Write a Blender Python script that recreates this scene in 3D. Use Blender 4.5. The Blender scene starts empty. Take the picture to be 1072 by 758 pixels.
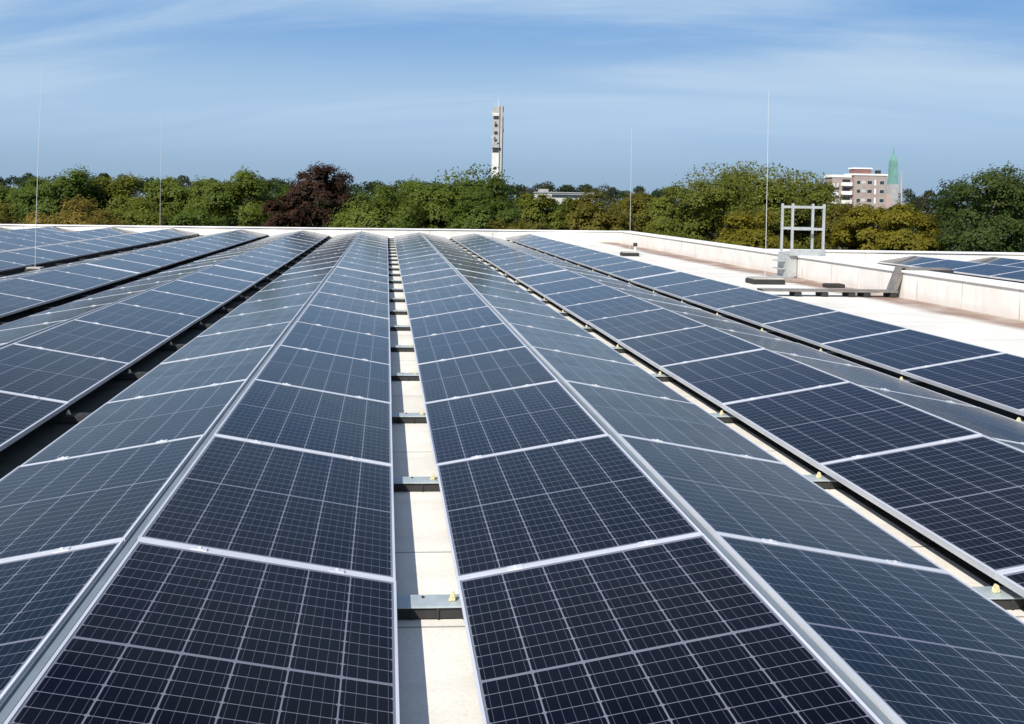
import bpy, bmesh, math, random
import numpy as np
from mathutils import Vector, Matrix

scene = bpy.context.scene
C = scene.collection
R = math.radians

# ------------------------------------------------------------------ camera
F_PX, YAW, PITCH, ROLL, CX, CY = 1050.3, .0839, .0295, .0184, 492.5, 240.1
CAM_Z = 1.65
def cam_ray(xx, uu):
    cr, sr = math.cos(ROLL), math.sin(ROLL)
    x = cr*xx - sr*uu; u = sr*xx + cr*uu
    cp, sp = math.cos(PITCH), math.sin(PITCH)
    return x, u, cp, sp
def cam_vec(xx, d, uu):
    cr, sr = math.cos(ROLL), math.sin(ROLL)
    x = cr*xx - sr*uu; u = sr*xx + cr*uu
    cp, sp = math.cos(PITCH), math.sin(PITCH)
    y = cp*d + sp*u; z = -sp*d + cp*u
    c, s = math.cos(YAW), math.sin(YAW)
    return Vector((c*x + s*y, -s*x + c*y, z))
right, fwd, up = cam_vec(1, 0, 0), cam_vec(0, 1, 0), cam_vec(0, 0, 1)
cd = bpy.data.cameras.new('camera')
cam = bpy.data.objects.new('camera', cd); C.objects.link(cam)
M = Matrix.Identity(4)
for i in range(3):
    M[i][0], M[i][1], M[i][2] = right[i], up[i], -fwd[i]
M[2][3] = CAM_Z
cam.matrix_world = M
cd.sensor_width = 36; cd.lens = F_PX/1072*36
cd.shift_x = (536 - CX)/1072; cd.shift_y = -(379 - CY)/1072
cd.clip_start = .05; cd.clip_end = 8000
scene.camera = cam

# ------------------------------------------------------------------ sky, sun, exposure
SUN_EL, SUN_AZ = 42.0, 220.0          # azimuth clockwise from +Y
w = bpy.data.worlds.new("World"); scene.world = w; w.use_nodes = True
nt = w.node_tree; nd = nt.nodes; lk = nt.links
bg = nd['Background']
sky = nd.new('ShaderNodeTexSky'); sky.sky_type = 'NISHITA'; sky.sun_disc = False
sky.sun_elevation = R(SUN_EL); sky.sun_rotation = R(SUN_AZ)
sky.air_density = 1.0; sky.dust_density = .6; sky.ozone_density = 2.5; sky.altitude = 50
tc = nd.new('ShaderNodeTexCoord')
sep = nd.new('ShaderNodeSeparateXYZ'); lk.new(tc.outputs['Generated'], sep.inputs[0])
def wm(op, a, b=None, c=None):
    n = nd.new('ShaderNodeMath'); n.operation = op
    for i, v in enumerate((a, b, c)):
        if v is None: continue
        if isinstance(v, (int, float)): n.inputs[i].default_value = v
        else: lk.new(v, n.inputs[i])
    return n.outputs[0]
# cirrus: project the direction on a high flat layer
zc = wm('ADD', wm('MAXIMUM', sep.outputs[2], 0.0), .22)
px = wm('DIVIDE', sep.outputs[0], zc); py = wm('DIVIDE', sep.outputs[1], zc)
cmb = nd.new('ShaderNodeCombineXYZ'); lk.new(wm('MULTIPLY', px, .55), cmb.inputs[0]); lk.new(wm('ADD', wm('MULTIPLY', py, 2.2), wm('MULTIPLY', px, .55)), cmb.inputs[1])
nz = nd.new('ShaderNodeTexNoise'); nz.inputs['Scale'].default_value = .9; nz.inputs['Detail'].default_value = 7; nz.inputs['Roughness'].default_value = .55; nz.inputs['Distortion'].default_value = .6
lk.new(cmb.outputs[0], nz.inputs['Vector'])
mr = nd.new('ShaderNodeMapRange'); mr.interpolation_type = 'SMOOTHSTEP'
mr.inputs[1].default_value = .38; mr.inputs[2].default_value = .68; mr.inputs[3].default_value = 0; mr.inputs[4].default_value = .95
lk.new(nz.outputs['Fac'], mr.inputs[0])
tint = nd.new('ShaderNodeMix'); tint.data_type = 'RGBA'; tint.blend_type = 'MULTIPLY'; tint.inputs[0].default_value = 1
tint.inputs[7].default_value = (.36, .50, .78, 1)
lk.new(sky.outputs[0], tint.inputs[6])
mx = nd.new('ShaderNodeMix'); mx.data_type = 'RGBA'
mx.inputs[7].default_value = (3.7, 4.85, 6.2, 1)
# hazy band of air above the horizon
hz = nd.new('ShaderNodeValToRGB'); hz.color_ramp.interpolation = 'EASE'
e = hz.color_ramp.elements; e[0].position = 0; e[0].color = (.225, .326, .450, 1); e[1].position = 1; e[1].color = (.065, .165, .40, 1)
e2 = e.new(.27); e2.color = (.30, .43, .585, 1); e3 = e.new(.56); e3.color = (.15, .30, .535, 1)
lk.new(wm('MULTIPLY', wm('MAXIMUM', sep.outputs[2], 0.0), 3.0), hz.inputs[0])
hs = nd.new('ShaderNodeVectorMath'); hs.operation = 'SCALE'; hs.inputs[3].default_value = 10; lk.new(hz.outputs[0], hs.inputs[0])
hf = nd.new('ShaderNodeMapRange'); hf.interpolation_type = 'SMOOTHSTEP'; hf.inputs[1].default_value = .30; hf.inputs[2].default_value = .6; hf.inputs[3].default_value = .92; hf.inputs[4].default_value = 0
lk.new(sep.outputs[2], hf.inputs[0])
hm = nd.new('ShaderNodeMix'); hm.data_type = 'RGBA'; lk.new(hf.outputs[0], hm.inputs[0]); lk.new(tint.outputs[2], hm.inputs[6]); lk.new(hs.outputs[0], hm.inputs[7])
cf = nd.new('ShaderNodeMapRange'); cf.interpolation_type = 'SMOOTHSTEP'; cf.inputs[1].default_value = .03; cf.inputs[2].default_value = .12; lk.new(sep.outputs[2], cf.inputs[0])
lk.new(wm('MULTIPLY', mr.outputs[0], cf.outputs[0]), mx.inputs[0]); lk.new(hm.outputs[2], mx.inputs[6])
lk.new(mx.outputs[2], bg.inputs[0])
bg.inputs[1].default_value = .10

sun_dir = Vector((math.sin(R(SUN_AZ))*math.cos(R(SUN_EL)), math.cos(R(SUN_AZ))*math.cos(R(SUN_EL)), math.sin(R(SUN_EL))))
sl = bpy.data.lights.new('sun', 'SUN'); sl.energy = 4.8; sl.angle = R(.5); sl.color = (1, .955, .88)
so = bpy.data.objects.new('sun', sl); C.objects.link(so); so.rotation_euler = (-sun_dir).to_track_quat('-Z', 'Y').to_euler()
so.location = sun_dir*60
vs = scene.view_settings
scene.display_settings.display_device = 'sRGB'
vs.view_transform = 'Standard'; vs.look = 'None'; vs.gamma = 1; vs.use_curve_mapping = False
vs.exposure = 0.45
scene.render.film_transparent = False

# ------------------------------------------------------------------ materials
class NT:
    def __init__(s, name):
        s.m = bpy.data.materials.new(name); s.m.use_nodes = True
        s.n = s.m.node_tree.nodes; s.l = s.m.node_tree.links
        s.b = s.n['Principled BSDF']
    def node(s, t, **kw):
        n = s.n.new(t)
        for k, v in kw.items(): setattr(n, k, v)
        return n
    def math(s, op, a, b=None, c=None):
        n = s.n.new('ShaderNodeMath'); n.operation = op
        for i, v in enumerate((a, b, c)):
            if v is None: continue
            if isinstance(v, (int, float)): n.inputs[i].default_value = v
            else: s.l.new(v, n.inputs[i])
        return n.outputs[0]
    def mix(s, f, a, b, blend='MIX'):
        n = s.n.new('ShaderNodeMix'); n.data_type = 'RGBA'; n.blend_type = blend
        for i, v in ((0, f), (6, a), (7, b)):
            if isinstance(v, (int, float)): n.inputs[i].default_value = v
            elif isinstance(v, tuple): n.inputs[i].default_value = (*v, 1) if len(v) == 3 else v
            else: s.l.new(v, n.inputs[i])
        return n.outputs[2]
    def noise(s, scale, vec=None, detail=4, rough=.55, dist=0):
        n = s.n.new('ShaderNodeTexNoise'); n.inputs['Scale'].default_value = scale; n.inputs['Detail'].default_value = detail
        n.inputs['Roughness'].default_value = rough; n.inputs['Distortion'].default_value = dist
        if vec is not None: s.l.new(vec, n.inputs['Vector'])
        return n.outputs['Fac']
    def ramp(s, v, a, b, lo=0., hi=1.):
        n = s.n.new('ShaderNodeMapRange'); n.interpolation_type = 'SMOOTHSTEP'
        n.inputs[1].default_value = a; n.inputs[2].default_value = b; n.inputs[3].default_value = lo; n.inputs[4].default_value = hi
        s.l.new(v, n.inputs[0]); return n.outputs[0]
    def coord(s, which='Object'):
        return s.n.new('ShaderNodeTexCoord').outputs[which]
    def xyz(s, v):
        n = s.n.new('ShaderNodeSeparateXYZ'); s.l.new(v, n.inputs[0]); return n.outputs
    def setb(s, **kw):
        for k, v in kw.items():
            k = k.replace('_', ' ')
            i = s.b.inputs[k]
            if isinstance(v, (int, float)): i.default_value = v
            elif isinstance(v, tuple): i.default_value = (*v, 1)
            else: s.l.new(v, i)
    def bump(s, v, strength, dist=.01):
        n = s.n.new('ShaderNodeBump'); n.inputs['Strength'].default_value = strength; n.inputs['Distance'].default_value = dist
        s.l.new(v, n.inputs['Height']); s.l.new(n.outputs[0], s.b.inputs['Normal'])

def simple(name, col, rough=.6, metal=0., var=.12, scale=6., coord='Object', bump=0):
    t = NT(name)
    n = t.noise(scale, t.coord(coord))
    d = tuple(c*(1-var) for c in col); u = tuple(min(1, c*(1+var)) for c in col)
    t.setb(Base_Color=t.mix(t.ramp(n, .3, .7), d, u), Roughness=rough, Metallic=metal)
    if bump: t.bump(n, bump)
    return t.m

# panel size
PW, PL, FH = 1.015, 1.712, .035
LW, LS = .010, .016             # frame lip on long and short sides
def make_cell_mat():
    t = NT('solar_cells')
    uv = t.node('ShaderNodeUVMap').outputs[0]
    x, y, z = t.xyz(uv)
    m = .006                    # margin long sides; short sides get the rest
    u = t.math('DIVIDE', t.math('SUBTRACT', x, LW+m), (PW-2*LW-2*m)/6)       # 0..6
    ms = .016
    half = (PL-2*LS-2*ms-.012)/2
    # fold the two halves
    yy = t.math('SUBTRACT', t.math('ABSOLUTE', t.math('SUBTRACT', y, PL/2)), .006)
    v = t.math('DIVIDE', yy, half/10)                                   # 0..10 in each half
    cw = (PW-2*LW-2*m)/6; ch = half/10
    fu = t.math('MULTIPLY', t.math('PINGPONG', u, .5), cw)                      # metres to the nearest column line
    fv = t.math('MULTIPLY', t.math('PINGPONG', v, .5), ch)
    col_line = t.math('LESS_THAN', fu, .0027)
    row_line = t.math('LESS_THAN', fv, .0016)
    dia = t.math('LESS_THAN', t.math('ADD', fu, fv), .010)
    outside = t.math('MAXIMUM', t.math('MAXIMUM', t.math('LESS_THAN', u, 0), t.math('GREATER_THAN', u, 6)),
                     t.math('MAXIMUM', t.math('LESS_THAN', yy, 0), t.math('GREATER_THAN', v, 10)))
    back = t.math('MAXIMUM', t.math('MAXIMUM', col_line, row_line), t.math('MAXIMUM', dia, outside))
    bus = t.math('LESS_THAN', t.math('MULTIPLY', t.math('PINGPONG', t.math('ADD', t.math('MULTIPLY', u, 5), .5), .5), cw/5), .0009)
    rnd = t.node('ShaderNodeObjectInfo').outputs['Random']
    cell = t.mix(rnd, (.0003, .0006, .0038), (.0024, .0012, .0022))
    # each cell a little different
    wn = t.node('ShaderNodeTexWhiteNoise', noise_dimensions='3D')
    cb = t.node('ShaderNodeCombineXYZ'); t.l.new(t.math('FLOOR', u), cb.inputs[0]); t.l.new(t.math('FLOOR', v), cb.inputs[1]); t.l.new(rnd, cb.inputs[2])
    t.l.new(cb.outputs[0], wn.inputs[0])
    cell = t.mix(t.math('MULTIPLY', wn.outputs[0], .5), cell, (.0008, .0011, .006))
    c1 = t.mix(bus, cell, (.060, .062, .078))
    c2 = t.mix(back, c1, (.150, .153, .190))
    # thin uneven film of dust on the glass
    ob = t.coord('Object')
    dn = t.noise(3.0, ob, 6, .65)
    c3 = t.mix(t.ramp(dn, .4, .8, .0, .003), c2, (.42, .40, .37))
    # a few bird droppings
    vo = t.node('ShaderNodeTexVoronoi'); vo.inputs['Scale'].default_value = 2.2
    of = t.node('ShaderNodeVectorMath', operation='ADD'); t.l.new(ob, of.inputs[0])
    rv = t.node('ShaderNodeCombineXYZ'); t.l.new(t.math('MULTIPLY', rnd, 37.0), rv.inputs[0]); t.l.new(t.math('MULTIPLY', rnd, 91.0), rv.inputs[1]); t.l.new(rv.outputs[0], of.inputs[1])
    wob = t.node('ShaderNodeVectorMath', operation='ADD'); t.l.new(of.outputs[0], wob.inputs[0])
    nn_ = t.node('ShaderNodeTexNoise'); nn_.inputs['Scale'].default_value = 40; t.l.new(of.outputs[0], nn_.inputs['Vector'])
    sc_ = t.node('ShaderNodeVectorMath', operation='SCALE'); sc_.inputs[3].default_value = .035; t.l.new(nn_.outputs['Color'], sc_.inputs[0]); t.l.new(sc_.outputs[0], wob.inputs[1])
    t.l.new(wob.outputs[0], vo.inputs['Vector'])
    spot = t.math('MULTIPLY', t.math('LESS_THAN', vo.outputs['Distance'], .028), t.math('GREATER_THAN', t.xyz(vo.outputs['Color'])[0], .93))
    c3 = t.mix(t.math('MULTIPLY', spot, .6), c3, (.42, .41, .37))
    t.setb(Base_Color=c3, Roughness=t.ramp(dn, .3, .75, .10, .19), IOR=1.18, Coat_Weight=0)
    return t.m
def make_roof_mat():
    t = NT('roof_membrane')
    ob = t.coord('Object'); x, y, z = t.xyz(ob)
    n1 = t.noise(.7, ob, 6, .6); n2 = t.noise(9, ob, 5, .6); n3 = t.noise(48, ob, 4, .8)
    mps = t.node('ShaderNodeMapping'); mps.inputs['Scale'].default_value = (.35, 3.2, 1); t.l.new(ob, mps.inputs[0])
    ns = t.noise(1.0, mps.outputs[0], 5, .6)
    c = t.mix(t.ramp(n1, .3, .7), (.61, .58, .515), (.745, .72, .66))
    c = t.mix(t.ramp(ns, .46, .72, 0, .5), c, (.50, .465, .40))
    c = t.mix(t.ramp(n2, .5, .8, 0, .35), c, (.60, .555, .47))
    c = t.mix(t.ramp(n3, .46, .70, 0, .45), c, (.45, .42, .37))
    # welded laps of the membrane sheets
    yl = t.math('MULTIPLY', t.math('PINGPONG', t.math('DIVIDE', t.math('SUBTRACT', y, 4.64), 1.86), .5), 1.86)
    yl2 = t.math('MULTIPLY', t.math('PINGPONG', t.math('DIVIDE', t.math('SUBTRACT', y, 3.82), 5.58), .5), 5.58)
    lap = t.math('MULTIPLY', t.math('MAXIMUM', t.math('LESS_THAN', yl, .007), t.math('LESS_THAN', yl2, .007)), .75)
    c = t.mix(lap, c, (.16, .15, .135))
    # silt left along the gutter by the right wall
    wob = t.math('ADD', x, t.math('MULTIPLY', t.math('SUBTRACT', t.noise(.5, ob, 4), .5), .7))
    g = t.math('MULTIPLY', t.ramp(wob, 8.45, 8.9), t.ramp(wob, 9.3, 9.55, 1, .5))
    g = t.math('MULTIPLY', g, t.ramp(t.noise(1.3, ob, 5), .25, .6, .55, 1))
    c = t.mix(g, c, (.24, .155, .115))
    t.setb(Base_Color=c, Roughness=.75)
    t.bump(n3, .15, .004)
    return t.m
def make_parapet_mat():
    t = NT('parapet_membrane')
    ob = t.coord('Object'); x, y, z = t.xyz(ob)
    n1 = t.noise(1.5, ob, 6, .6)
    mp = t.node('ShaderNodeMapping'); mp.inputs['Scale'].default_value = (5, 5, .5); t.l.new(ob, mp.inputs[0])
    n2 = t.noise(1.2, mp.outputs[0], 5, .6)
    c = t.mix(t.ramp(n1, .3, .7), (.68, .655, .60), (.77, .75, .70))
    c = t.mix(t.ramp(n2, .48, .75, 0, .30), c, (.50, .45, .40))
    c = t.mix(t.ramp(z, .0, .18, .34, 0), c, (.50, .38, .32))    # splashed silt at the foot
    t.setb(Base_Color=c, Roughness=.7); return t.m
def make_leaf_mat():
    t = NT('foliage')
    a = t.node('ShaderNodeVertexColor', layer_name='leaf')
    t.setb(Base_Color=a.outputs[0], Roughness=.55)
    t.b.inputs['Specular IOR Level'].default_value = .18
    tr = t.node('ShaderNodeBsdfTranslucent'); t.l.new(a.outputs[0], tr.inputs[0])
    ms = t.node('ShaderNodeMixShader'); ms.inputs[0].default_value = .55
    out = t.n['Material Output']
    t.l.new(t.b.outputs[0], ms.inputs[1]); t.l.new(tr.outputs[0], ms.inputs[2]); t.l.new(ms.outputs[0], out.inputs[0])
    return t.m
def make_brick():
    t = NT('brick_wall')
    br = t.node('ShaderNodeTexBrick'); br.inputs['Scale'].default_value = 4
    t.l.new(t.coord(), br.inputs['Vector'])
    br.inputs['Color1'].default_value = (.25, .175, .15, 1); br.inputs['Color2'].default_value = (.30, .215, .185, 1); br.inputs['Mortar'].default_value = (.37, .31, .28, 1)
    n = t.noise(.3, t.coord(), 4)
    t.setb(Base_Color=t.mix(t.ramp(n, .3, .7, 0, .5), br.outputs[0], (.28, .19, .16)), Roughness=.85); return t.m
def make_grass():
    t = NT('meadow')
    ob = t.coord(); n = t.noise(.02, ob, 6); n2 = t.noise(.6, ob, 4)
    c = t.mix(t.ramp(n, .35, .65), (.045, .075, .022), (.10, .10, .045))
    t.setb(Base_Color=t.mix(t.ramp(n2, .4, .7, 0, .5), c, (.03, .05, .016)), Roughness=.9); return t.m

MAT = dict(
    cells=make_cell_mat(), roof=make_roof_mat(), parapet=make_parapet_mat(), leaf=make_leaf_mat(), brick=make_brick(), grass=make_grass(),
    frame=simple('anodised_frame', (.66, .67, .70), .42, .35, .06, 3),
    back=simple('grey_backsheet', (.16, .16, .16), .6),
    galv=simple('galvanised_steel', (.40, .45, .46), .5, .3, .15, 8),
    ridge=simple('ridge_channel_metal', (.21, .245, .27), .5, .35, .10, 3),
    alu=simple('mill_aluminium', (.44, .46, .45), .45, .3, .08, 5),
    black=simple('black_rubber', (.022, .022, .021), .8, 0, .2, 10),
    yellow=simple('yellow_plastic', (.62, .55, .31), .5, 0, .12, 20),
    concrete=simple('concrete', (.36, .34, .31), .85, 0, .18, 3, bump=.2),
    slab=simple('brown_pavers', (.30, .235, .19), .85, 0, .2, 3),
    tower=simple('tower_concrete', (.33, .325, .315), .85, 0, .12, .4),
    towerw=simple('tower_white_panels', (.58, .57, .55), .7, 0, .06, .4),
    white=simple('white_render', (.76, .74, .71), .7, 0, .06, .5),
    grey=simple('grey_render', (.36, .35, .34), .8, 0, .1, .5),
    dark=simple('dark_opening', (.03, .03, .034), .35, 0, .2, 1),
    window=simple('window_glass', (.03, .04, .05), .12, 0, .2, 1),
    copper=simple('green_copper', (.15, .30, .26), .6, 0, .12, .4),
    redroof=simple('red_brown_roof', (.20, .10, .085), .8, 0, .1, .5),
    tray=simple('weathered_tray', (.20, .185, .165), .6, .2, .2, 5), seam=simple('seam_strip', (.56, .53, .48), .75, 0, .25, 2),
    mat=simple('gap_shade', (.030, .032, .024), .9, 0, .25, 5),  # near-black that paints the shade in the gaps
    rod=simple('rod_metal', (.56, .57, .57), .5, .0, .05, 3),
    bark=simple('bark', (.075, .058, .045), .9, 0, .3, 4, bump=.4),
    wall=simple('facade', (.5, .48, .44), .8, 0, .1, .5),
)

# ------------------------------------------------------------------ mesh helpers
def box(bm, x0, x1, y0, y1, z0, z1, mi=0):
    v = [bm.verts.new(p) for p in ((x0,y0,z0),(x1,y0,z0),(x1,y1,z0),(x0,y1,z0),(x0,y0,z1),(x1,y0,z1),(x1,y1,z1),(x0,y1,z1))]
    for q in ((3,2,1,0),(4,5,6,7),(0,1,5,4),(1,2,6,5),(2,3,7,6),(3,0,4,7)):
        bm.faces.new([v[i] for i in q]).material_index = mi
def tube(bm, p0, p1, r0, r1=None, n=8):
    if r1 is None: r1 = r0
    p0, p1 = Vector(p0), Vector(p1); d = (p1-p0).normalized()
    a = d.orthogonal().normalized(); b = d.cross(a)
    r = []
    for p, q in ((p0, r0), (p1, r1)):
        r.append([bm.verts.new(p + (a*math.cos(2*math.pi*i/n) + b*math.sin(2*math.pi*i/n))*q) for i in range(n)])
    for i in range(n):
        j = (i+1) % n
        bm.faces.new((r[0][i], r[0][j], r[1][j], r[1][i]))
    bm.faces.new(r[0][::-1]); bm.faces.new(r[1])
def prism(bm, poly, axis, a, b):
    # poly: 2-D outline; axis 'x' -> poly in (y,z), 'y' -> poly in (x,z), 'z' -> (x,y)
    def P(p, t):
        return {'x': (t, p[0], p[1]), 'y': (p[0], t, p[1]), 'z': (p[0], p[1], t)}[axis]
    f = [bm.verts.new(P(p, a)) for p in poly]; g = [bm.verts.new(P(p, b)) for p in poly]
    n = len(poly)
    for i in range(n): bm.faces.new((f[i], f[(i+1) % n], g[(i+1) % n], g[i]))
    bm.faces.new(f[::-1]); bm.faces.new(g)
def bevel(bm, w, seg=1):
    bmesh.ops.bevel(bm, geom=bm.edges[:], offset=w, segments=seg, affect='EDGES', clamp_overlap=True)
def obj(name, bm, mats, parent=None, loc=(0, 0, 0), smooth=False):
    bmesh.ops.recalc_face_normals(bm, faces=bm.faces[:])
    me = bpy.data.meshes.new(name); bm.to_mesh(me); bm.free()
    for m in (mats if isinstance(mats, (list, tuple)) else [mats]): me.materials.append(m)
    if smooth:
        for p in me.polygons: p.use_smooth = True
    o = bpy.data.objects.new(name, me); C.objects.link(o); o.location = loc
    if parent: o.parent = parent
    return o
def thing(name, label, cat, loc=(0, 0, 0), rot=(0, 0, 0), group=None):
    o = bpy.data.objects.new(name, None); C.objects.link(o)
    o.empty_display_size = .1; o.location = loc; o.rotation_euler = rot
    o['label'] = label; o['category'] = cat
    if group: o['group'] = group
    return o
def tag(o, label, cat, group=None):
    o['label'] = label; o['category'] = cat
    if group: o['group'] = group
    return o
def structure(name, bm, m, loc=(0, 0, 0)):
    o = obj(name, bm, m, loc=loc); o['kind'] = 'structure'; return o
def dup(root, loc, rot, label, group=None):
    r = root.copy(); C.objects.link(r); r.location = loc; r.rotation_euler = rot; r['label'] = label
    if group: r['group'] = group
    for ch in list(root.children):
        c = ch.copy(); C.objects.link(c); c.parent = r
        for g in ch.children:
            d = g.copy(); C.objects.link(d); d.parent = c
    return r
ORD = ['zeroth', 'first', 'second', 'third', 'fourth', 'fifth', 'sixth', 'seventh', 'eighth', 'ninth', 'tenth', 'eleventh', 'twelfth', 'thirteenth',
       'fourteenth', 'fifteenth', 'sixteenth', 'seventeenth', 'eighteenth', 'nineteenth', 'twentieth', 'twenty-first', 'twenty-second']

# ------------------------------------------------------------------ setting
GZ = -12.0
bm = bmesh.new(); n = 24; S = 3000
gv = [[bm.verts.new((-S+2*S*i/n, -S+2*S*j/n, 0)) for j in range(n+1)] for i in range(n+1)]
for i in range(n):
    for j in range(n): bm.faces.new((gv[i][j], gv[i+1][j], gv[i+1][j+1], gv[i][j+1]))
structure('ground', bm, MAT['grass'], (0, 0, GZ))
# our own building: one body under both roof fields (L-shaped)
XP0, XP1, YE, YE2 = 9.45, 9.87, 40.2, 26.9
bm = bmesh.new()
prism(bm, [(-30, -14), (34, -14), (34, YE2), (XP1, YE2), (XP1, YE+.4), (-30, YE+.4)], 'z', GZ, 0)
structure('flat_roof', bm, MAT['roof'])

PH = .46
def parapet(name, label, x0, x1, y0, y1, seam_axis, seam_side, cats='parapet', zt=PH):
    """wall with coping, seams as thin welded strips 4 mm proud of the wall"""
    root = thing(name, label, cats, ((x0+x1)/2, (y0+y1)/2, 0))
    ox, oy = (x0+x1)/2, (y0+y1)/2
    bm = bmesh.new(); box(bm, x0-ox, x1-ox, y0-oy, y1-oy, 0.002, zt); obj('wall', bm, MAT['parapet'], root)
    bm = bmesh.new()
    ov = .035
    if seam_axis == 'y': box(bm, x0-ox-ov, x1-ox+ov, y0-oy, y1-oy, zt, zt+.045)
    else: box(bm, x0-ox, x1-ox, y0-oy-ov, y1-oy+ov, zt, zt+.045)
    bevel(bm, .008)
    obj('coping', bm, MAT['white'], root)
    bm = bmesh.new()
    rr = random.Random(name)
    if seam_axis == 'y':
        y = y0+.4
        while y < y1-.2:
            s = x0 if seam_side < 0 else x1
            a, b = (s-ox-.006, s-ox) if seam_side < 0 else (s-ox, s-ox+.006)
            box(bm, a, b, y-oy-.014, y-oy+.014, .004, zt-.001); y += 1.25+rr.uniform(-.3, .3)
    else:
        x = x0+.4
        while x < x1-.2:
            box(bm, x-ox-.02, x-ox+.02, y0-oy-.006, y0-oy, .004, zt-.001); x += 2.6+rr.uniform(-.5, .5)
    obj('seams', bm, MAT['seam'], root)
    return root
far_wall = parapet('parapet_wall', 'long white parapet wall closing off the far end of the roof before the trees', -30, XP1, YE, YE+.4, 'x', -1, zt=.43)
far_wall.rotation_euler = (0, -.0048, 0); far_wall.location.z = -.085      # the coping falls slightly to the left
parapet('parapet_wall', 'white parapet wall with brown silt at its foot along the right edge of the roof', XP0, XP1, -14, YE-.04, 'y', -1)
parapet('parapet_wall', 'short white parapet wall behind the panels of the neighbouring roof at the far right', XP1+.04, 34, YE2-.4, YE2, 'x', -1, zt=.40)

# ------------------------------------------------------------------ solar panels
RISE = .175
def panel_proto():
    root = thing('solar_panel', 'x', 'solar panel')
    bm = bmesh.new()
    hx, hy = PW/2, PL/2
    for s in (-1, 1):
        a, b = sorted((s*hx, s*(hx-LW))); box(bm, a, b, -hy, hy, 0, FH)
        a, b = sorted((s*hy, s*(hy-LS))); box(bm, -hx+LW, hx-LW, a, b, 0, FH)
    # inner return flange seen from below
    for s in (-1, 1):
        a, b = sorted((s*(hx-LW), s*(hx-LW-.018))); box(bm, a, b, -hy+LS, hy-LS, .0008, .0028)
    obj('frame', bm, MAT['frame'], root)
    bm = bmesh.new(); uvl = bm.loops.layers.uv.new('UVMap')
    x, y = hx-LW+.0005, hy-LS+.0005
    box(bm, -x, x, -y, y, FH-.008, FH-.0022)
    bm.faces.ensure_lookup_table()
    for f in bm.faces:
        for l in f.loops: l[uvl].uv = (l.vert.co.x+hx, l.vert.co.y+hy)
        f.material_index = 0 if f.calc_center_median().z > FH-.004 else 1
    obj('glass', bm, [MAT['cells'], MAT['back']], root)
    for sx in (-.27, .27):
        bm = bmesh.new(); box(bm, sx-.03, sx+.03, hy-.012, hy+.020, FH, FH+.004); box(bm, sx-.006, sx+.006, hy+.001, hy+.007, FH+.004, FH+.010)
        obj('clamp', bm, MAT['frame'], root)
    return root
PROTO = panel_proto()
proto_used = False
PITCH_Y, Y0, GAP_K, GAP = 1.72, 3.94, 9, .13
def ky(k): return Y0 + k*PITCH_Y + (GAP if k >= GAP_K else 0)      # near edge of panel k
# slope: name -> valley x, ridge x, k range, valley z, label of its row
ROWS = [
    # valley_x, ridge_x, k0, k1, zv, slope words, row words
    (-1.99, -.965, -1, 20, .14, 'left slope', 'first row left of central gap'),
    (.06, -.965, -1, 20, .14, 'right slope', 'first row left of central gap'),
    (.30, 1.325, -1, 20, .14, 'left slope', 'first row right of central gap'),
    (2.35, 1.325, -1, 20, .14, 'right slope', 'first row right of central gap'),
    (2.56, 3.582, -1, 20, .135, 'left slope', 'second row right of central gap'),
    (4.604, 3.582, 0, 20, .114, 'right slope', 'second row right of central gap'),
    (4.74, 5.765, 0, 20, .15, 'single-sided row', 'beside the white roof strip'),
    (-2.255, -3.28, 0, 20, .14, 'right slope', 'second row left of central gap'),
    (-4.305, -3.28, 1, 20, .14, 'left slope', 'second row left of central gap'),
    (-4.66, -5.685, 3, 20, .14, 'right slope', 'third row left of central gap'),
    (-6.71, -5.685, 5, 20, .14, 'left slope', 'third row left of central gap'),
    (-7.36, -8.385, 7, 20, .14, 'right slope', 'fourth row left of central gap'),
    (-9.63, -10.655, 11, 20, .14, 'right slope', 'fifth row left of central gap'),
    (-11.9, -12.925, 14, 20, .14, 'right slope', 'sixth row left of central gap'),
    (-14.17, -15.195, 17, 20, .14, 'right slope', 'leftmost row at far wall'),
]
rng = random.Random(7)
def add_panel(vx, rx, yc, zv, label, group):
    global proto_used
    s = 1 if rx > vx else -1
    rx2 = rx - s*.019                    # leave the ridge channel free
    run = abs(rx2-vx); ang = math.asin(min(.99, RISE/PW))
    # local +x runs uphill for s=1, downhill for s=-1
    cx = rx2 - s*math.cos(ang)*PW/2 + rng.gauss(0, .0012); yc += rng.gauss(0, .0012)
    cz = zv + RISE/2 - FH*math.cos(ang) + rng.gauss(0, .001)
    jit = R(rng.gauss(0, .10)); jit2 = R(rng.gauss(0, .08))
    rot = (jit2, -s*ang + jit, 0)
    if not proto_used:
        PROTO.location = (cx, yc, cz); PROTO.rotation_euler = rot; PROTO['label'] = label; PROTO['group'] = group; proto_used = True; return PROTO
    return dup(PROTO, (cx, yc, cz), rot, label, group)
for vx, rx, k0, k1, zv, sl_w, row_w in ROWS:
    for k in range(k0, k1+1):
        yc = ky(k) + PL/2 + .004 - (.28 if zv == .15 else 0)
        a, b = k-k0+1, k1-k+1
        pos = f"{ORD[a]} from near end" if a <= b else f"{ORD[b]} from far end"
        if a == 1: pos = 'nearest the camera'
        if b == 1: pos = 'last before far wall'
        add_panel(vx, rx, yc, zv, f"solar panel {pos}, {sl_w}, {row_w}", 'solar panels in rows on the flat roof')
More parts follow.
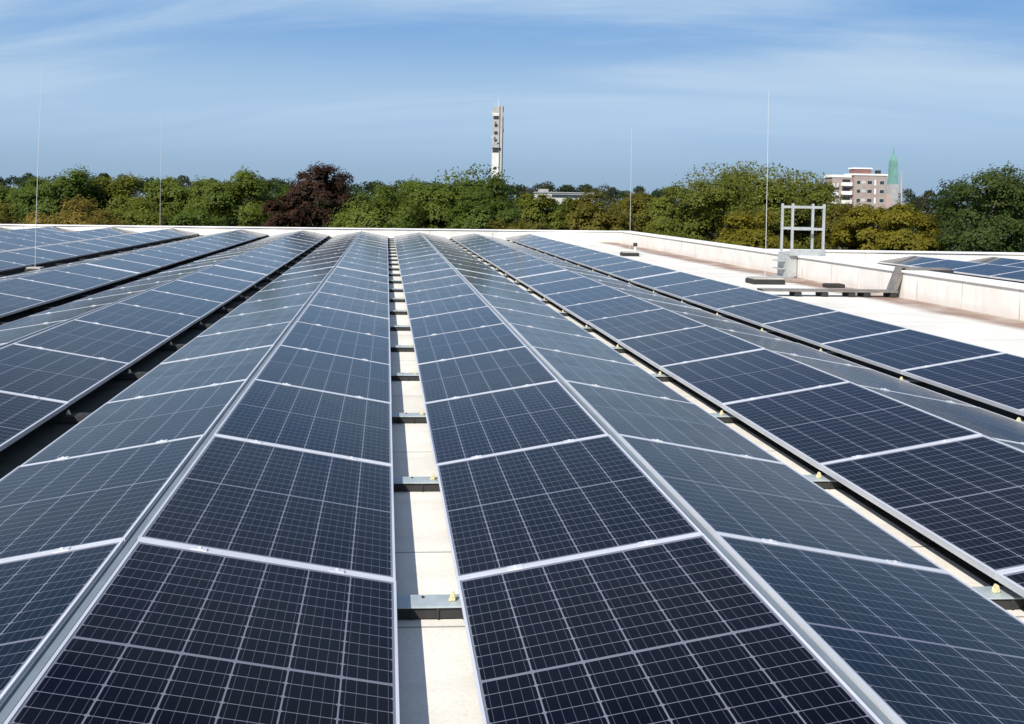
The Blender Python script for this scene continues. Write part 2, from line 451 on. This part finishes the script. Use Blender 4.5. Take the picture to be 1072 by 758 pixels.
# neighbouring roof
for vx, rx, ys, row_w in ((13.45, 14.475, (18.0, 19.72, 21.44, 23.16, 24.88), 'front row'), (15.525, 14.5, (18.0, 19.72, 21.44, 23.16, 24.88), 'far side of front row'), (15.75, 16.775, (21.44, 23.16, 24.88), 'back row')):
    for i, y in enumerate(ys):
        b = len(ys)-i
        pos = 'last before far wall' if b == 1 else f"{ORD[b]} from the far end"
        add_panel(vx, rx, y+PL/2-.1, .16, f"solar panel {pos}, {row_w} on neighbouring roof", 'solar panels on the neighbouring roof')

# ridge channels, one per row and block
def ridge_rail(x, y0, y1, z, label):
    root = thing('ridge_rail', label, 'rail', (x, y0, z), group='metal ridge channels between panel slopes')
    bm = bmesh.new(); L = y1-y0
    # shallow channel with two upstands
    box(bm, -.016, .016, 0, L, -.018, -.012)
    box(bm, -.0165, -.0145, 0, L, -.012, -.003)
    obj('channel', bm, MAT['ridge'], root)
    return root
for x, z, kn, words in ((-.965, .315, -1, 'first row left of the central gap'), (1.325, .315, -1, 'first row right of the central gap'), (3.582, .31, -1, 'second row right of the central gap'),
                        (-3.28, .315, 0, 'second row left of the central gap'), (-5.685, .315, 3, 'third row left of the central gap')):
    ridge_rail(x, ky(kn), ky(GAP_K-1)+PL, z, f"grey ridge channel, near block of {words}")
    ridge_rail(x, ky(GAP_K), ky(20)+PL, z, f"grey ridge channel, far block of {words}")

# bright cover strips that close the wide joint between near and far block
for vx, rx, k0, k1, zv, sl_w, row_w in ROWS:
    if k0 >= GAP_K: continue
    sg = 1 if rx > vx else -1
    ang = math.asin(RISE/PW)
    bm = bmesh.new(); box(bm, -PW/2, PW/2, -.058, .058, -.006, 0); box(bm, -PW/2+.01, PW/2-.01, -.012, .012, .0005, .004)
    o = obj('cover_strip', bm, MAT['frame'], loc=((vx+rx)/2, ky(GAP_K)-.062 - (.28 if zv == .15 else 0), zv+RISE/2-.004)); o.rotation_euler = (0, -sg*ang, 0)
    tag(o, f"pale cover strip closing the wide joint, {sl_w}, {row_w}", 'cover strip', 'pale strips over the wide joint')

# support rails that cross the gaps under every panel joint
def rail_proto():
    root = thing('support_rail', 'x', 'support rail')
    bm = bmesh.new(); W = .32
    box(bm, -W, W, -.062, .062, .046, .052)                     # top plate
    box(bm, -W, W, .058, .062, .004, .0455)                     # rear flange
    bevel(bm, .001)
    obj('plate', bm, MAT['galv'], root)
    bm = bmesh.new()
    box(bm, -W, W, -.052, .0575, .002, .045)
    for x in (-.26, -.16, -.06, .04, .14, .24): box(bm, x-.005, x+.005, -.058, -.0522, .002, .044)
    obj('rubber_foot', bm, MAT['black'], root)
    bm = bmesh.new(); tube(bm, (-.015, .03, .0522), (-.015, .03, .058), .006); obj('bolt', bm, MAT['black'], root)
    # yellow end hook holding the panel corner
    bm = bmesh.new()
    prism(bm, [(.084, .0525), (.114, .0525), (.112, .064), (.108, .084), (.099, .084), (.096, .064)], 'y', -.013, .013)
    bevel(bm, .003); obj('hook', bm, MAT['yellow'], root)
    return root
RP = rail_proto(); rp_used = False; DARK = None
GAPS = [(.185, -1, 21, 0, 'central white gap', 0), (2.455, -1, 21, 0, 'first gap right of the centre', 0), (4.64, 1, 21, -.045, 'second gap right of the centre', 0),
        (-2.15, 1, 21, 0, 'first gap left of the centre', 1), (-4.485, 4, 21, 0, 'second gap left of the centre', 1), (-7.02, 9, 21, 0, 'third gap left of the centre', 1)]
for gx, k0, k1, dz, words, flip in GAPS:
    for k in range(k0, k1+1):
        a, b = k-k0+1, k1-k+1
        pos = f"{ORD[a]} from near end" if a <= b else f"{ORD[b]} from far end"
        if a == 1: pos = 'nearest the camera'
        if b == 1: pos = 'farthest from the camera'
        label = f"support rail {pos} in the {words}"
        y = ky(k) - .004 - (.06 if k == GAP_K else 0)
        if k == k1: y = ky(20)+PL
        rot = (0, 0, math.pi if flip else 0); loc = (gx, y, .004 if dz == 0 else .004)
        if gx > 4: loc = (gx, y-.28, .012)
        if not rp_used:
            RP.location = loc; RP.rotation_euler = rot; RP['label'] = label; RP['group'] = 'support rails under the panel joints'; rp_used = True
        else:
            q = dup(RP, loc, rot, label, 'support rails under the panel joints')
            if gx < -1:  # plates blackened to paint the shade of the left gaps
                for ch in q.children:
                    if ch.name.startswith('plate'):
                        if DARK is None:
                            DARK = ch.data.copy(); DARK.materials.clear(); DARK.materials.append(MAT['black'])
                        ch.data = DARK
            if gx < -4:                      # no hook on this side
                for ch in list(q.children):
                    if ch.name.startswith('hook'): bpy.data.objects.remove(ch)

# dark strips painting the shade on the roof under the panel edges
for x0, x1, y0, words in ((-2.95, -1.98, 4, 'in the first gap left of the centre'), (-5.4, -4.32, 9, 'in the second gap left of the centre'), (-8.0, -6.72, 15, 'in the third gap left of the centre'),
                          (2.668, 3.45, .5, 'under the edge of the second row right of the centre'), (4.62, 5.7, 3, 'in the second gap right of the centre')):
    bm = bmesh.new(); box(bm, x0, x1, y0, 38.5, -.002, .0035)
    tag(obj('shade_strip', bm, MAT['mat']), 'dark mat strip added ' + words, 'mat', 'dark strips painting shade on the roof under the panel edges')

# ------------------------------------------------------------------ lightning rods
def rod(x, y, h, lean, label, base=True, bz=0., foot=(.24, .20)):
    root = thing('lightning_rod', label, 'lightning rod', (x, y, bz), group='thin lightning rods around the roof')
    bm = bmesh.new()
    pts = [Vector((lean[0]*(t**1.5), lean[1]*t, .09+(h-.09)*t)) for t in [i/6 for i in range(7)]]
    for i in range(6):
        r0 = .0064 - .0005*i; tube(bm, pts[i], pts[i+1], r0, r0-.0005, 6)
    obj('rod', bm, MAT['rod'], root)
    if base:
        a, b = foot
        bm = bmesh.new(); box(bm, -a, a, -b, b, .002, .10); bevel(bm, .012); obj('rubber_foot', bm, MAT['black'], root)
        bm = bmesh.new(); box(bm, -a+.02, a-.02, -b+.02, b-.02, .10, .135); bevel(bm, .008); obj('concrete_block', bm, MAT['concrete'], root)
    return root
rod(-7.02, 20.8, 4.24, (.12, 0), 'tall thin lightning rod leaning slightly right, leftmost one among the panel rows', foot=(.16, .14))
rod(-8.93, YE+.43, 5.0, (0, 0), 'thin lightning rod fixed outside the far parapet wall, second from the left', base=False)
rod(7.52, 30.5, 3.95, (-.02, 0), 'thin lightning rod on a dark block near the far right roof corner', foot=(.26, .2))
rod(7.95, 20.45, 4.05, (-.03, 0), 'thin lightning rod on a dark block just left of the guard rail', foot=(.34, .25))

# ------------------------------------------------------------------ step-over guard at the right wall
g = thing('access_guard', 'pale metal guard rail frame with steps crossing the right parapet wall', 'guard rail', (9.65, 22.6, 0))
for X, Y in ((-.37, -.3), (.37, -.3), (-.37, .3), (.37, .3)):
    bm = bmesh.new(); box(bm, X-.024, X+.024, Y-.024, Y+.024, .56, 1.70); obj('post', bm, MAT['alu'], g)
for Y in (-.3, .3):
    for z in (1.62, 1.12):
        bm = bmesh.new(); box(bm, -.346, .346, Y-.021, Y+.021, z-.03, z+.03); obj('rail', bm, MAT['alu'], g)
bm = bmesh.new(); box(bm, -.44, .42, -.33, .33, .515, .56); box(bm, -.44, .42, -.345, -.332, .50, .64); bevel(bm, .004); obj('deck', bm, MAT['alu'], g)
bm = bmesh.new(); box(bm, -.46, -.225, -.27, -.255, .02, .514); box(bm, -.475, -.4605, -.28, .25, .02, .514); bevel(bm, .002); obj('support', bm, MAT['alu'], g)
for z in (.18, .36):
    bm = bmesh.new(); box(bm, -.62, -.476, -.22, .22, z, z+.025); obj('step', bm, MAT['alu'], g)
bm = bmesh.new(); box(bm, -.66, -.3, -.30, .28, .002, .018); obj('base_plate', bm, MAT['galv'], g)

bm = bmesh.new()
for i in range(3):
    box(bm, -.45, .25, -.42+.29*i, -.42+.29*i+.27, .004, .05)
bevel(bm, .005)
tag(obj('paver_slabs', bm, MAT['slab'], loc=(8.72, 21.2, 0)), 'brown paving slabs laid on the roof below the guard rail', 'paving slab')

# ------------------------------------------------------------------ cable tray
t = thing('cable_tray', 'grey metal cable tray on small dark feet running to and over the right parapet wall', 'cable tray', (7.36, 17.75, 0))
def tray_piece(pts, w=.15, h=.03):
    bm = bmesh.new()
    for (xa, za), (xb, zb) in zip(pts[:-1], pts[1:]):
        d = Vector((xb-xa, 0, zb-za)).normalized(); nrm = Vector((-d.z, 0, d.x))
        for y0, y1, t0, t1 in ((-w, w, 0, .008), (-w, -w+.008, .008, h), (w-.008, w, .008, h), (-w+.01, w-.01, h+.001, h+.006)):
            vs_ = []
            for (x, z) in ((xa, za), (xb, zb)):
                for y in (y0, y1):
                    for tt in (t0, t1): vs_.append(bm.verts.new(Vector((x, y, z)) + nrm*tt))
            for q in ((0,1,3,2),(4,6,7,5),(0,4,5,1),(2,3,7,6),(0,2,6,4),(1,5,7,3)): bm.faces.new([vs_[i] for i in q])
    return bm
obj('tray', tray_piece([(-.55, .09), (2.0, .09)]), MAT['tray'], t)
obj('riser', tray_piece([(1.96, .06), (2.14, .545)], .13, .07), MAT['tray'], t)
obj('bridge', tray_piece([(2.06, .512), (3.0, .512)], .13, .03), MAT['tray'], t)
for x in (.12, .62, 1.13, 1.42, 1.92):
    bm = bmesh.new(); box(bm, x-.06, x+.06, -.15, .15, .002, .087); bevel(bm, .01); obj('foot', bm, MAT['black'], t)
bm = bmesh.new(); box(bm, -.18, .18, -.12, .12, 0, .10); bevel(bm, .012); box(bm, -.15, .15, -.09, .09, .101, .107)
for x in (-.12, .12): box(bm, x-.02, x+.02, -.05, .05, -.42, -.001)
tag(obj('junction_box', bm, MAT['dark'], loc=(10.25, 17.75, .42)), 'dark junction box at the end of the cable tray beyond the wall', 'junction box')
bm = bmesh.new(); box(bm, -.19, .19, -.12, .12, .002, .075); bevel(bm, .012); box(bm, -.15, .15, -.08, .08, .076, .082)
tag(obj('rubber_block', bm, MAT['black'], loc=(9.1, 19.7, .0)), 'small black rubber block lying behind the cable tray against the wall', 'rubber block')
# roof vents in the white strip
def vent(x, y, h, cap, label):
    r = thing('vent_pipe', label, 'vent pipe', (x, y, 0))
    bm = bmesh.new(); tube(bm, (0, 0, .002), (0, 0, .03), .09, .07, 12); tube(bm, (0, 0, .03), (0, 0, h), .035, .035, 12); obj('pipe', bm, MAT['white'], r, smooth=False)
    bm = bmesh.new(); tube(bm, (0, 0, h), (0, 0, h+.10), .07, .06, 12); obj('cap', bm, MAT['black' if cap else 'white'], r)
vent(7.87, 31.2, .28, True, 'slim roof vent with a dark cap beside the rod block near the far corner')
vent(7.0, 37.0, .22, False, 'small white roof vent near the far right roof corner')

# ------------------------------------------------------------------ trees
def quad_mesh(name, cen, nrm, size, asp, col, seed):
    r = np.random.default_rng(seed)
    N = len(cen)
    a = r.normal(size=(N, 3)); a -= (a*nrm).sum(1, keepdims=True)*nrm; a /= np.linalg.norm(a, axis=1, keepdims=True)+1e-9
    b = np.cross(nrm, a)
    s = size[:, None]*.5
    bend = nrm*s*.35
    v = np.stack([cen - a*s*asp - bend, cen - b*s*.62, cen + a*s*asp - bend, cen + b*s*.62], 1).reshape(-1, 3)
    me = bpy.data.meshes.new(name)
    me.vertices.add(4*N); me.vertices.foreach_set('co', v.astype(np.float32).ravel())
    me.loops.add(4*N); me.loops.foreach_set('vertex_index', np.arange(4*N, dtype=np.int32))
    me.polygons.add(N); me.polygons.foreach_set('loop_start', np.arange(0, 4*N, 4, dtype=np.int32)); me.polygons.foreach_set('loop_total', np.full(N, 4, dtype=np.int32))
    me.update(calc_edges=True)
    ca = me.color_attributes.new('leaf', 'FLOAT_COLOR', 'POINT')
    cc = np.repeat(np.concatenate([col, np.ones((N, 1))], 1), 4, 0)
    ca.data.foreach_set('color', cc.astype(np.float32).ravel())
    me.materials.append(MAT['leaf'])
    return me
def crown_points(r, rx, ry, rz, nl, n, droop=0):
    """leaves on many small uneven clumps that fill an ellipsoid"""
    cen, nor, idx = [], [], []
    k = 0
    while k < nl:
        p = r.normal(size=3); p /= np.linalg.norm(p)
        rad = r.uniform(.45, 1)**.6
        pq = np.sign(p)*np.abs(p)**.78; c = pq*np.array([rx, ry, rz])*rad*.86
        if c[2] < -rz*.75: continue
        cr = r.uniform(.18, .38)*min(rx, rz)*(1.25-.45*rad)
        m = int(n/nl*(cr/(.25*min(rx, rz)))**2)+8
        d = r.normal(size=(m, 3)); d /= np.linalg.norm(d, axis=1, keepdims=True)
        d[:, 2] = np.where(d[:, 2] < -.5, -d[:, 2]*.6, d[:, 2])
        lump = 1+.35*np.sin(d[:, 0]*5+k)*np.cos(d[:, 1]*4+2*k)
        rr = (r.uniform(.12, 1.0, size=m)**.5)*cr*lump
        q = c + d*rr[:, None]*np.array([1.1, 1.1, .85])
        if droop: q[:, 2] -= droop*(rr/cr)**2*np.abs(d[:, 0])
        cen.append(q)
        nn = d*.8 + r.normal(size=(m, 3))*.30 + p*.9 + np.array([0, 0, .3]); nn /= np.linalg.norm(nn, axis=1, keepdims=True)
        nor.append(nn); idx.append(np.full(m, k)); k += 1
    return np.concatenate(cen), np.concatenate(nor), np.concatenate(idx)
KIND = {
    'green': ((.100, .140, .022), (.175, .215, .036), .26), 'deep': ((.075, .118, .020), (.135, .178, .030), .26), 'olive': ((.118, .140, .020), (.195, .205, .032), .26),
    'willow': ((.145, .165, .030), (.225, .235, .045), .24), 'gold': ((.170, .155, .018), (.270, .235, .028), .26), 'brown': ((.125, .118, .022), (.205, .180, .032), .26),
    'copper': ((.048, .027, .018), (.088, .046, .028), .26), 'dark': ((.052, .082, .020), (.100, .130, .030), .26), 'tan': ((.190, .150, .032), (.300, .230, .050), .26),
}
def tree(px, py, hw, Y, kind, label, seed, n=34000, name='leafy_tree', rzf=1.0, nl=75, fluff=0):
    c0, c1, ls = KIND[kind]
    d = cam_vec((px-CX)/F_PX, 1, (CY-py)/F_PX); tt = Y/d.y
    X, Zt = d.x*tt, CAM_Z + d.z*tt
    rx = hw/F_PX*Y*1.12; top = Zt
    H = top-GZ
    rz = min(H*.44, max(3.2, rx*1.05)*rzf + 1.2); ry = rx*.95
    root = thing(name, label, 'tree', (X, Y, GZ))
    r = np.random.default_rng(seed)
    cz = H - rz
    cen, nor, idx = crown_points(r, rx, ry, rz, nl, n)
    if fluff:
        m = fluff
        th = r.uniform(0, 2*np.pi, m); q = np.sqrt(r.uniform(0, 1, m))
        b = np.stack([np.cos(th)*q*rx*.95, np.sin(th)*q*ry*.95, rz*np.sqrt(1-(q*.95)**2)*.9], 1)
        up_ = np.stack([r.normal(0, .25, m), r.normal(0, .25, m), r.uniform(.1, .9, m)], 1)
        cen = np.concatenate([cen, b+up_]); nn = r.normal(size=(m, 3)); nn /= np.linalg.norm(nn, axis=1, keepdims=True)
        nor = np.concatenate([nor, nn]); idx = np.concatenate([idx, r.integers(0, nl, m)])
    lobe = r.uniform(0, 1, nl)[idx]; leaf = r.uniform(0, 1, len(cen))
    f = np.clip(.55*lobe+.45*leaf, 0, 1)[:, None]
    col = np.array(c0)*(1-f)+np.array(c1)*f
    col *= r.uniform(.8, 1.2, (len(cen), 1))
    size = r.uniform(.6, 1.3, len(cen))*ls*.74*(Y/68)
    cen[:, 2] += cz
    cen[:, 2] -= max(0, np.quantile(cen[:, 2], .989)-H)
    me = quad_mesh('crown', cen, nor, size, 1.0, col, seed)
    o = bpy.data.objects.new('crown', me); C.objects.link(o); o.parent = root
    bm = bmesh.new(); R_ = random.Random(seed)
    tr = max(.18, rx*.07); b0 = Vector((0, 0, -.1)); b1 = Vector((R_.uniform(-.2, .2), R_.uniform(-.2, .2), max(1.5, cz-rz*.5)))
    tube(bm, b0, b1, tr*1.25, tr*.85, 10); tip = Vector((0, 0, cz+rz*.35)); tube(bm, b1, tip, tr*.85, tr*.2, 8)
    for i in range(9):
        a = i*2.4+R_.uniform(-.3, .3); s = b1.lerp(tip, R_.uniform(0, .7))
        e = Vector((math.cos(a)*rx*.65, math.sin(a)*ry*.65, s.z + rz*R_.uniform(.2, .55))); mid = s.lerp(e, .5)+Vector((0, 0, .3))
        tube(bm, s, mid, tr*.4, tr*.26, 6); tube(bm, mid, e, tr*.26, tr*.06, 6)
    obj('trunk', bm, MAT['bark'], root)
    return root
TREES = [
    (-45, 182, 50, 76, 'green', 'green tree cut off by the left edge of the picture'),
    (12, 183, 42, 78, 'green', 'mid-green tree at the far left, just left of the leaning rod'),
    (68, 171, 42, 74, 'deep', 'tall deep green tree just right of the leaning rod'),
    (122, 175, 40, 76, 'olive', 'olive green tree left of the second rod'),
    (14, 204, 46, 58, 'brown', 'low brownish tree in front at the far left corner'),
    (74, 197, 46, 57, 'tan', 'low tan autumn tree in front of the tall deep green one'),
    (216, 184, 36, 78, 'deep', 'deep green tree behind, left of the round-topped fresh green tree'),
    (288, 184, 34, 80, 'deep', 'deep green tree in the gap left of the copper-leaved tree'),
    (186, 179, 38, 76, 'green', 'green tree just right of the second rod'),
    (150, 205, 46, 62, 'olive', 'lower olive tree standing in front behind the second rod'),
    (246, 171, 46, 70, 'green', 'round-topped fresh green tree left of the dark copper tree'),
    (205, 205, 40, 62, 'deep', 'low dark green tree in front, left of the round-topped one'),
    (335, 167, 37, 72, 'copper', 'dark copper-leaved tree, the only reddish one'),
    (300, 197, 26, 66, 'copper', 'low copper-leaved tree at the left foot of the big reddish one'),
    (395, 186, 52, 64, 'green', 'broad green tree just right of the copper-leaved tree'),
    (424, 183, 44, 72, 'deep', 'deep green tree between the two broad green ones right of the copper tree'),
    (480, 182, 40, 66, 'green', 'green tree left of the feathery one by the tower'),
    (452, 179, 52, 68, 'green', 'broad green tree midway between copper tree and concrete tower'),
    (505, 177, 36, 74, 'deep', 'deep green tree with feathery top in front of the tower'),
    (512, 195, 48, 62, 'deep', 'lower dark green tree in front of the tower foot'),
    (564, 193, 34, 70, 'olive', 'olive tree in front of the left end of the low white building'),
    (602, 192, 30, 73, 'green', 'green tree in front of the right end of the low white building'),
    (545, 212, 34, 58, 'brown', 'small brownish tree just right of the tower foot'),
    (620, 195, 42, 70, 'brown', 'yellow-brown tree left of the third rod'),
    (668, 196, 40, 74, 'brown', 'yellow-brown tree behind the third rod'),
    (782, 173, 44, 74, 'willow', 'tall pale olive tree in the middle of the big feathery group'),
    (842, 184, 40, 74, 'willow', 'pale olive tree at the right end of the big feathery group'),
    (712, 183, 46, 72, 'olive', 'olive tree right of the third rod'),
    (750, 175, 52, 70, 'willow', 'tall pale olive tree with feathery top, left half of the big pair'),
    (812, 176, 48, 72, 'willow', 'tall pale olive tree with feathery top behind the fourth rod'),
    (790, 212, 42, 54, 'gold', 'low golden-olive tree in front, left of the guard rail'),
    (700, 222, 46, 56, 'olive', 'low olive tree in front behind the far right roof corner'),
    (868, 200, 34, 78, 'brown', 'dark brownish tree in front of the left end of the brick flats'),
    (884, 204, 34, 70, 'brown', 'brownish tree covering the lower floors of the brick flats at left'),
    (914, 204, 40, 66, 'gold', 'yellow-brown tree in front of the brick flats'),
    (952, 206, 36, 62, 'gold', 'golden autumn tree left of the big dark green tree'),
    (1036, 161, 58, 60, 'dark', 'big dark green tree at the right of the picture'),
    (1092, 176, 50, 64, 'dark', 'dark green tree cut off by the right edge of the picture'),
    (100, 206, 34, 60, 'tan', 'tan autumn tree right of the low tan one, below the tall deep green tree'),
]
for i, (px_, py_, hw, Y, kind, label) in enumerate(TREES):
    fl = 900 if kind == 'willow' else (500 if 'feathery' in label else 0)
    tree(px_, py_, hw, Y, kind, label, 100+i, name={'copper': 'copper_beech', 'willow': 'willow_tree'}.get(kind, 'leafy_tree'), fluff=fl)

# far woods: many merged crowns along the horizon
r = np.random.default_rng(5)
cs, ns, co, sz = [], [], [], []
for row, (Yd, nt_, H) in enumerate(((330, 90, 16), (470, 150, 22), (620, 170, 26))):
    for i in range(nt_):
        x = -.62*Yd + 1.35*Yd*(i+r.uniform(-.3, .3))/nt_
        h = H*r.uniform(.8, 1.05); y = Yd+r.uniform(-20, 20); rad = r.uniform(4, 7)
        m = 280
        d = r.normal(size=(m, 3)); d /= np.linalg.norm(d, axis=1, keepdims=True); d[:, 2] = np.abs(d[:, 2])*1.0-.15
        p = np.array([x, y, h-rad*1.1]) + d*np.array([rad, rad, rad*1.1])*(r.uniform(.6, 1, (m, 1)))
        low = p.copy(); low[:, 2] -= r.uniform(3, h*.7, m)
        p = np.concatenate([p, low[::2]]); d = np.concatenate([d, d[::2]])
        nn = d+r.normal(size=d.shape)*.4; nn /= np.linalg.norm(nn, axis=1, keepdims=True)
        c = np.array(((.030, .055, .020), (.045, .065, .025), (.065, .065, .028))[r.integers(0, 3)])*r.uniform(.8, 1.2, (len(p), 1))
        cs.append(p); ns.append(nn); co.append(c); sz.append(r.uniform(.8, 1.5, len(p)))
me = quad_mesh('far_woods', np.concatenate(cs), np.concatenate(ns), np.concatenate(sz), 1.0, np.concatenate(co), 6)
o = bpy.data.objects.new('far_woods', me); C.objects.link(o); o.location = (0, 0, GZ); o['kind'] = 'stuff'
o['label'] = 'distant dark woods along the horizon behind the trees'; o['category'] = 'woods'

# ------------------------------------------------------------------ far buildings
def part(name, bm, m, root): return obj(name, bm, m, root)
# concrete tower
T = thing('concrete_tower', 'slender concrete tower with white lower half and antennas on its top', 'tower', (46.0, 420, GZ), (0, 0, R(-14)))
TH = 53.0
bm = bmesh.new(); box(bm, -1.9, 1.0, -1.9, 1.9, 0, TH); part('shaft', bm, MAT['tower'], T)
bm = bmesh.new(); box(bm, 1.25, 2.2, -1.5, 1.7, 0, TH); part('fin', bm, MAT['grey'], T)
bm = bmesh.new()
for z in np.arange(8, TH, 3.2): box(bm, 1.0, 1.25, -1.0, 1.0, z, z+.5)
part('link_beam', bm, MAT['tower'], T)
for z0, z1 in ((18.0, 23.2), (24.0, 33.5)):
    bm = bmesh.new(); box(bm, -1.95, 1.02, -2.06, -1.905, z0, z1); part('white_panel', bm, MAT['towerw'], T)
bm = bmesh.new(); box(bm, -1.6, .8, -2.05, -1.905, 48.9, 50.1); part('white_panel', bm, MAT['towerw'], T)
for z, w_ in ((14.5, .8), (22.9, .7), (27, .6), (34.2, 1.2), (38.6, .6), (41.8, .7), (45.0, .6), (48.2, 1.1), (19.8, .5)):
    bm = bmesh.new(); box(bm, -.45-w_, -.45+w_, -2.12, -2.065, z-.6, z+.6); part('opening', bm, MAT['dark'], T)
bm = bmesh.new(); box(bm, -2.0, 1.1, -2.9, -1.91, 35.6, 35.9); box(bm, -2.0, 1.1, -2.9, -2.8, 35.9, 36.9); box(bm, -1.2, .2, -2.6, -1.95, 35.9, 38); part('platform', bm, MAT['tower'], T)
bm = bmesh.new()
for x, h in ((-1.2, 1.6), (.0, 4.0), (.4, 2.6)): tube(bm, (x, 0, TH), (x, 0, TH+h), .12, .05, 6)
part('antenna', bm, MAT['rod'], T)
for x, y, z, h in ((-2.1, -1.2, 50, 1.8), (-2.1, .6, 46, 1.6), (2.35, -.9, 49.5, 1.8), (-2.1, -.8, 40, 1.4), (2.35, .2, 43, 1.5), (-2.1, 0, 34, 1.2)):
    bm = bmesh.new(); box(bm, x-.18, x+.18, y-.3, y+.3, z-h/2, z+h/2); part('antenna_panel', bm, MAT['wall'], T)
for x, z, r_ in ((-1.2, 40.2, .5), (.3, 37.9, .45), (-.9, 46.6, .4)):
    bm = bmesh.new(); tube(bm, (x, -2.35, z), (x, -1.91, z), r_, r_, 12); part('dish', bm, MAT['grey'], T)

# brick apartment block
A = thing('apartment_block', 'brick apartment block with white balconies above the yellow-brown trees', 'building', (150.9, 330, GZ)); A.scale = (.8, .5, 1)
bm = bmesh.new(); box(bm, 9.6, 24.0, 0, 14, 0, 24.4); box(bm, .8, 9.6, 3.0, 14, 0, 23.6); part('wall', bm, MAT['brick'], A)
bm = bmesh.new(); box(bm, 9.2, 24.4, -.4, 14.4, 24.4, 25.0); box(bm, .3, 9.2, 2.6, 14.4, 23.6, 24.5); part('roof_edge', bm, MAT['white'], A)
P_ = bm = bmesh.new(); box(bm, 10.6, 18.0, 3, 11, 25.0, 26.6); ph = part('penthouse', bm, MAT['redroof'], A)
bm = bmesh.new(); box(bm, 10.2, 18.4, 2.6, 11.4, 26.6, 27.1); part('penthouse_roof', bm, MAT['white'], A)
bm = bmesh.new(); box(bm, 20.8, 22.6, 4, 7, 25.0, 26.3); part('roof_plant', bm, MAT['dark'], A)
for z in (2.6, 5.6, 8.6, 11.6, 14.6, 17.7, 20.7):
    bm = bmesh.new(); box(bm, 4.9, 9.2, .9, 3.0, z, z+.2); box(bm, 4.9, 9.2, .9, 1.05, z+.2, z+1.25); box(bm, 4.9, 5.05, 1.05, 3.0, z+.2, z+1.25); box(bm, 9.05, 9.2, 1.05, 3.0, z+.2, z+1.25); part('balcony', bm, MAT['white'], A)
    bm = bmesh.new(); box(bm, .3, 3.2, 1.4, 3.0, z-.5, z-.3); box(bm, .3, 3.2, 1.4, 1.55, z-.3, z+.8); part('balcony', bm, MAT['white'], A)
    for x0, x1 in ((10.7, 12.5), (15.4, 17.6), (20.9, 23.0)):
        bm = bmesh.new(); box(bm, x0, x1, -.06, -.002, z+.6, z+2.0); wn = part('window', bm, MAT['wall'], A)
        bm = bmesh.new(); box(bm, x0+.12, x1-.12, -.08, -.061, z+.72, z+1.88); part('pane', bm, MAT['window'], wn)
    bm = bmesh.new(); box(bm, 12.9, 14.7, -.07, -.002, z+.9, z+1.9); part('wall_panel', bm, MAT['wall'], A)
    bm = bmesh.new(); box(bm, 5.3, 8.8, 2.94, 2.998, z+.25, z+2.3); wn = part('window', bm, MAT['dark'], A)
    bm = bmesh.new(); box(bm, 18.6, 19.3, -.12, -.002, z+.3, z+2.3); part('stair_panel', bm, MAT['white'], A)
# church
K = thing('church', 'church with a pointed green copper spire rising behind the brick flats', 'church', (234.9, 450, GZ))
bm = bmesh.new(); box(bm, -1.9, 1.9, -1.9, 1.9, 0, 24.5); part('tower', bm, MAT['grey'], K)
bm = bmesh.new()
for (a, z0, b, z1) in ((2.0, 24.5, 1.65, 35.5), (1.65, 35.5, .4, 38.6), (.4, 38.6, .08, 42.0)):
    lo = [bm.verts.new((math.cos(R(45+90*i))*a*1.35, math.sin(R(45+90*i))*a*1.02, z0)) for i in range(4)]
    hi = [bm.verts.new((math.cos(R(45+90*i))*b*1.35, math.sin(R(45+90*i))*b*1.02, z1)) for i in range(4)]
    for i in range(4): bm.faces.new((lo[i], lo[(i+1) % 4], hi[(i+1) % 4], hi[i]))
    bm.faces.new(lo[::-1]); bm.faces.new(hi)
part('spire', bm, MAT['copper'], K)
bm = bmesh.new(); prism(bm, [(-4.5, 0), (4.5, 0), (4.5, 14), (0, 20), (-4.5, 14)], 'x', -26, -1.91); part('nave', bm, MAT['brick'], K)
# mast
bm = bmesh.new(); tube(bm, (0, 0, 0), (0, 0, 22), .75, .65, 8); tube(bm, (0, 0, 22), (0, 0, 31), .55, .2, 8)
tag(obj('chimney_mast', bm, MAT['grey'], loc=(240.3, 452, GZ)), 'slim grey chimney mast right of the green spire', 'chimney')
# low white building
Wb = thing('flat_white_building', 'long low white building far behind the trees right of the tower', 'building', (53.5, 350, GZ))
bm = bmesh.new(); box(bm, 0, 19.5, 0, 12, 0, 16.6); part('wall', bm, MAT['wall'], Wb)
bm = bmesh.new(); box(bm, -.3, 19.8, -.3, 12.3, 16.6, 16.9); box(bm, .5, 3.2, -.2, 6, 16.9, 17.9); part('roof', bm, MAT['grey'], Wb)
for z in (3, 7, 11, 15):
    bm = bmesh.new(); box(bm, 4.5, 19, -.08, -.002, z, z+1.1); part('window', bm, MAT['window'], Wb)
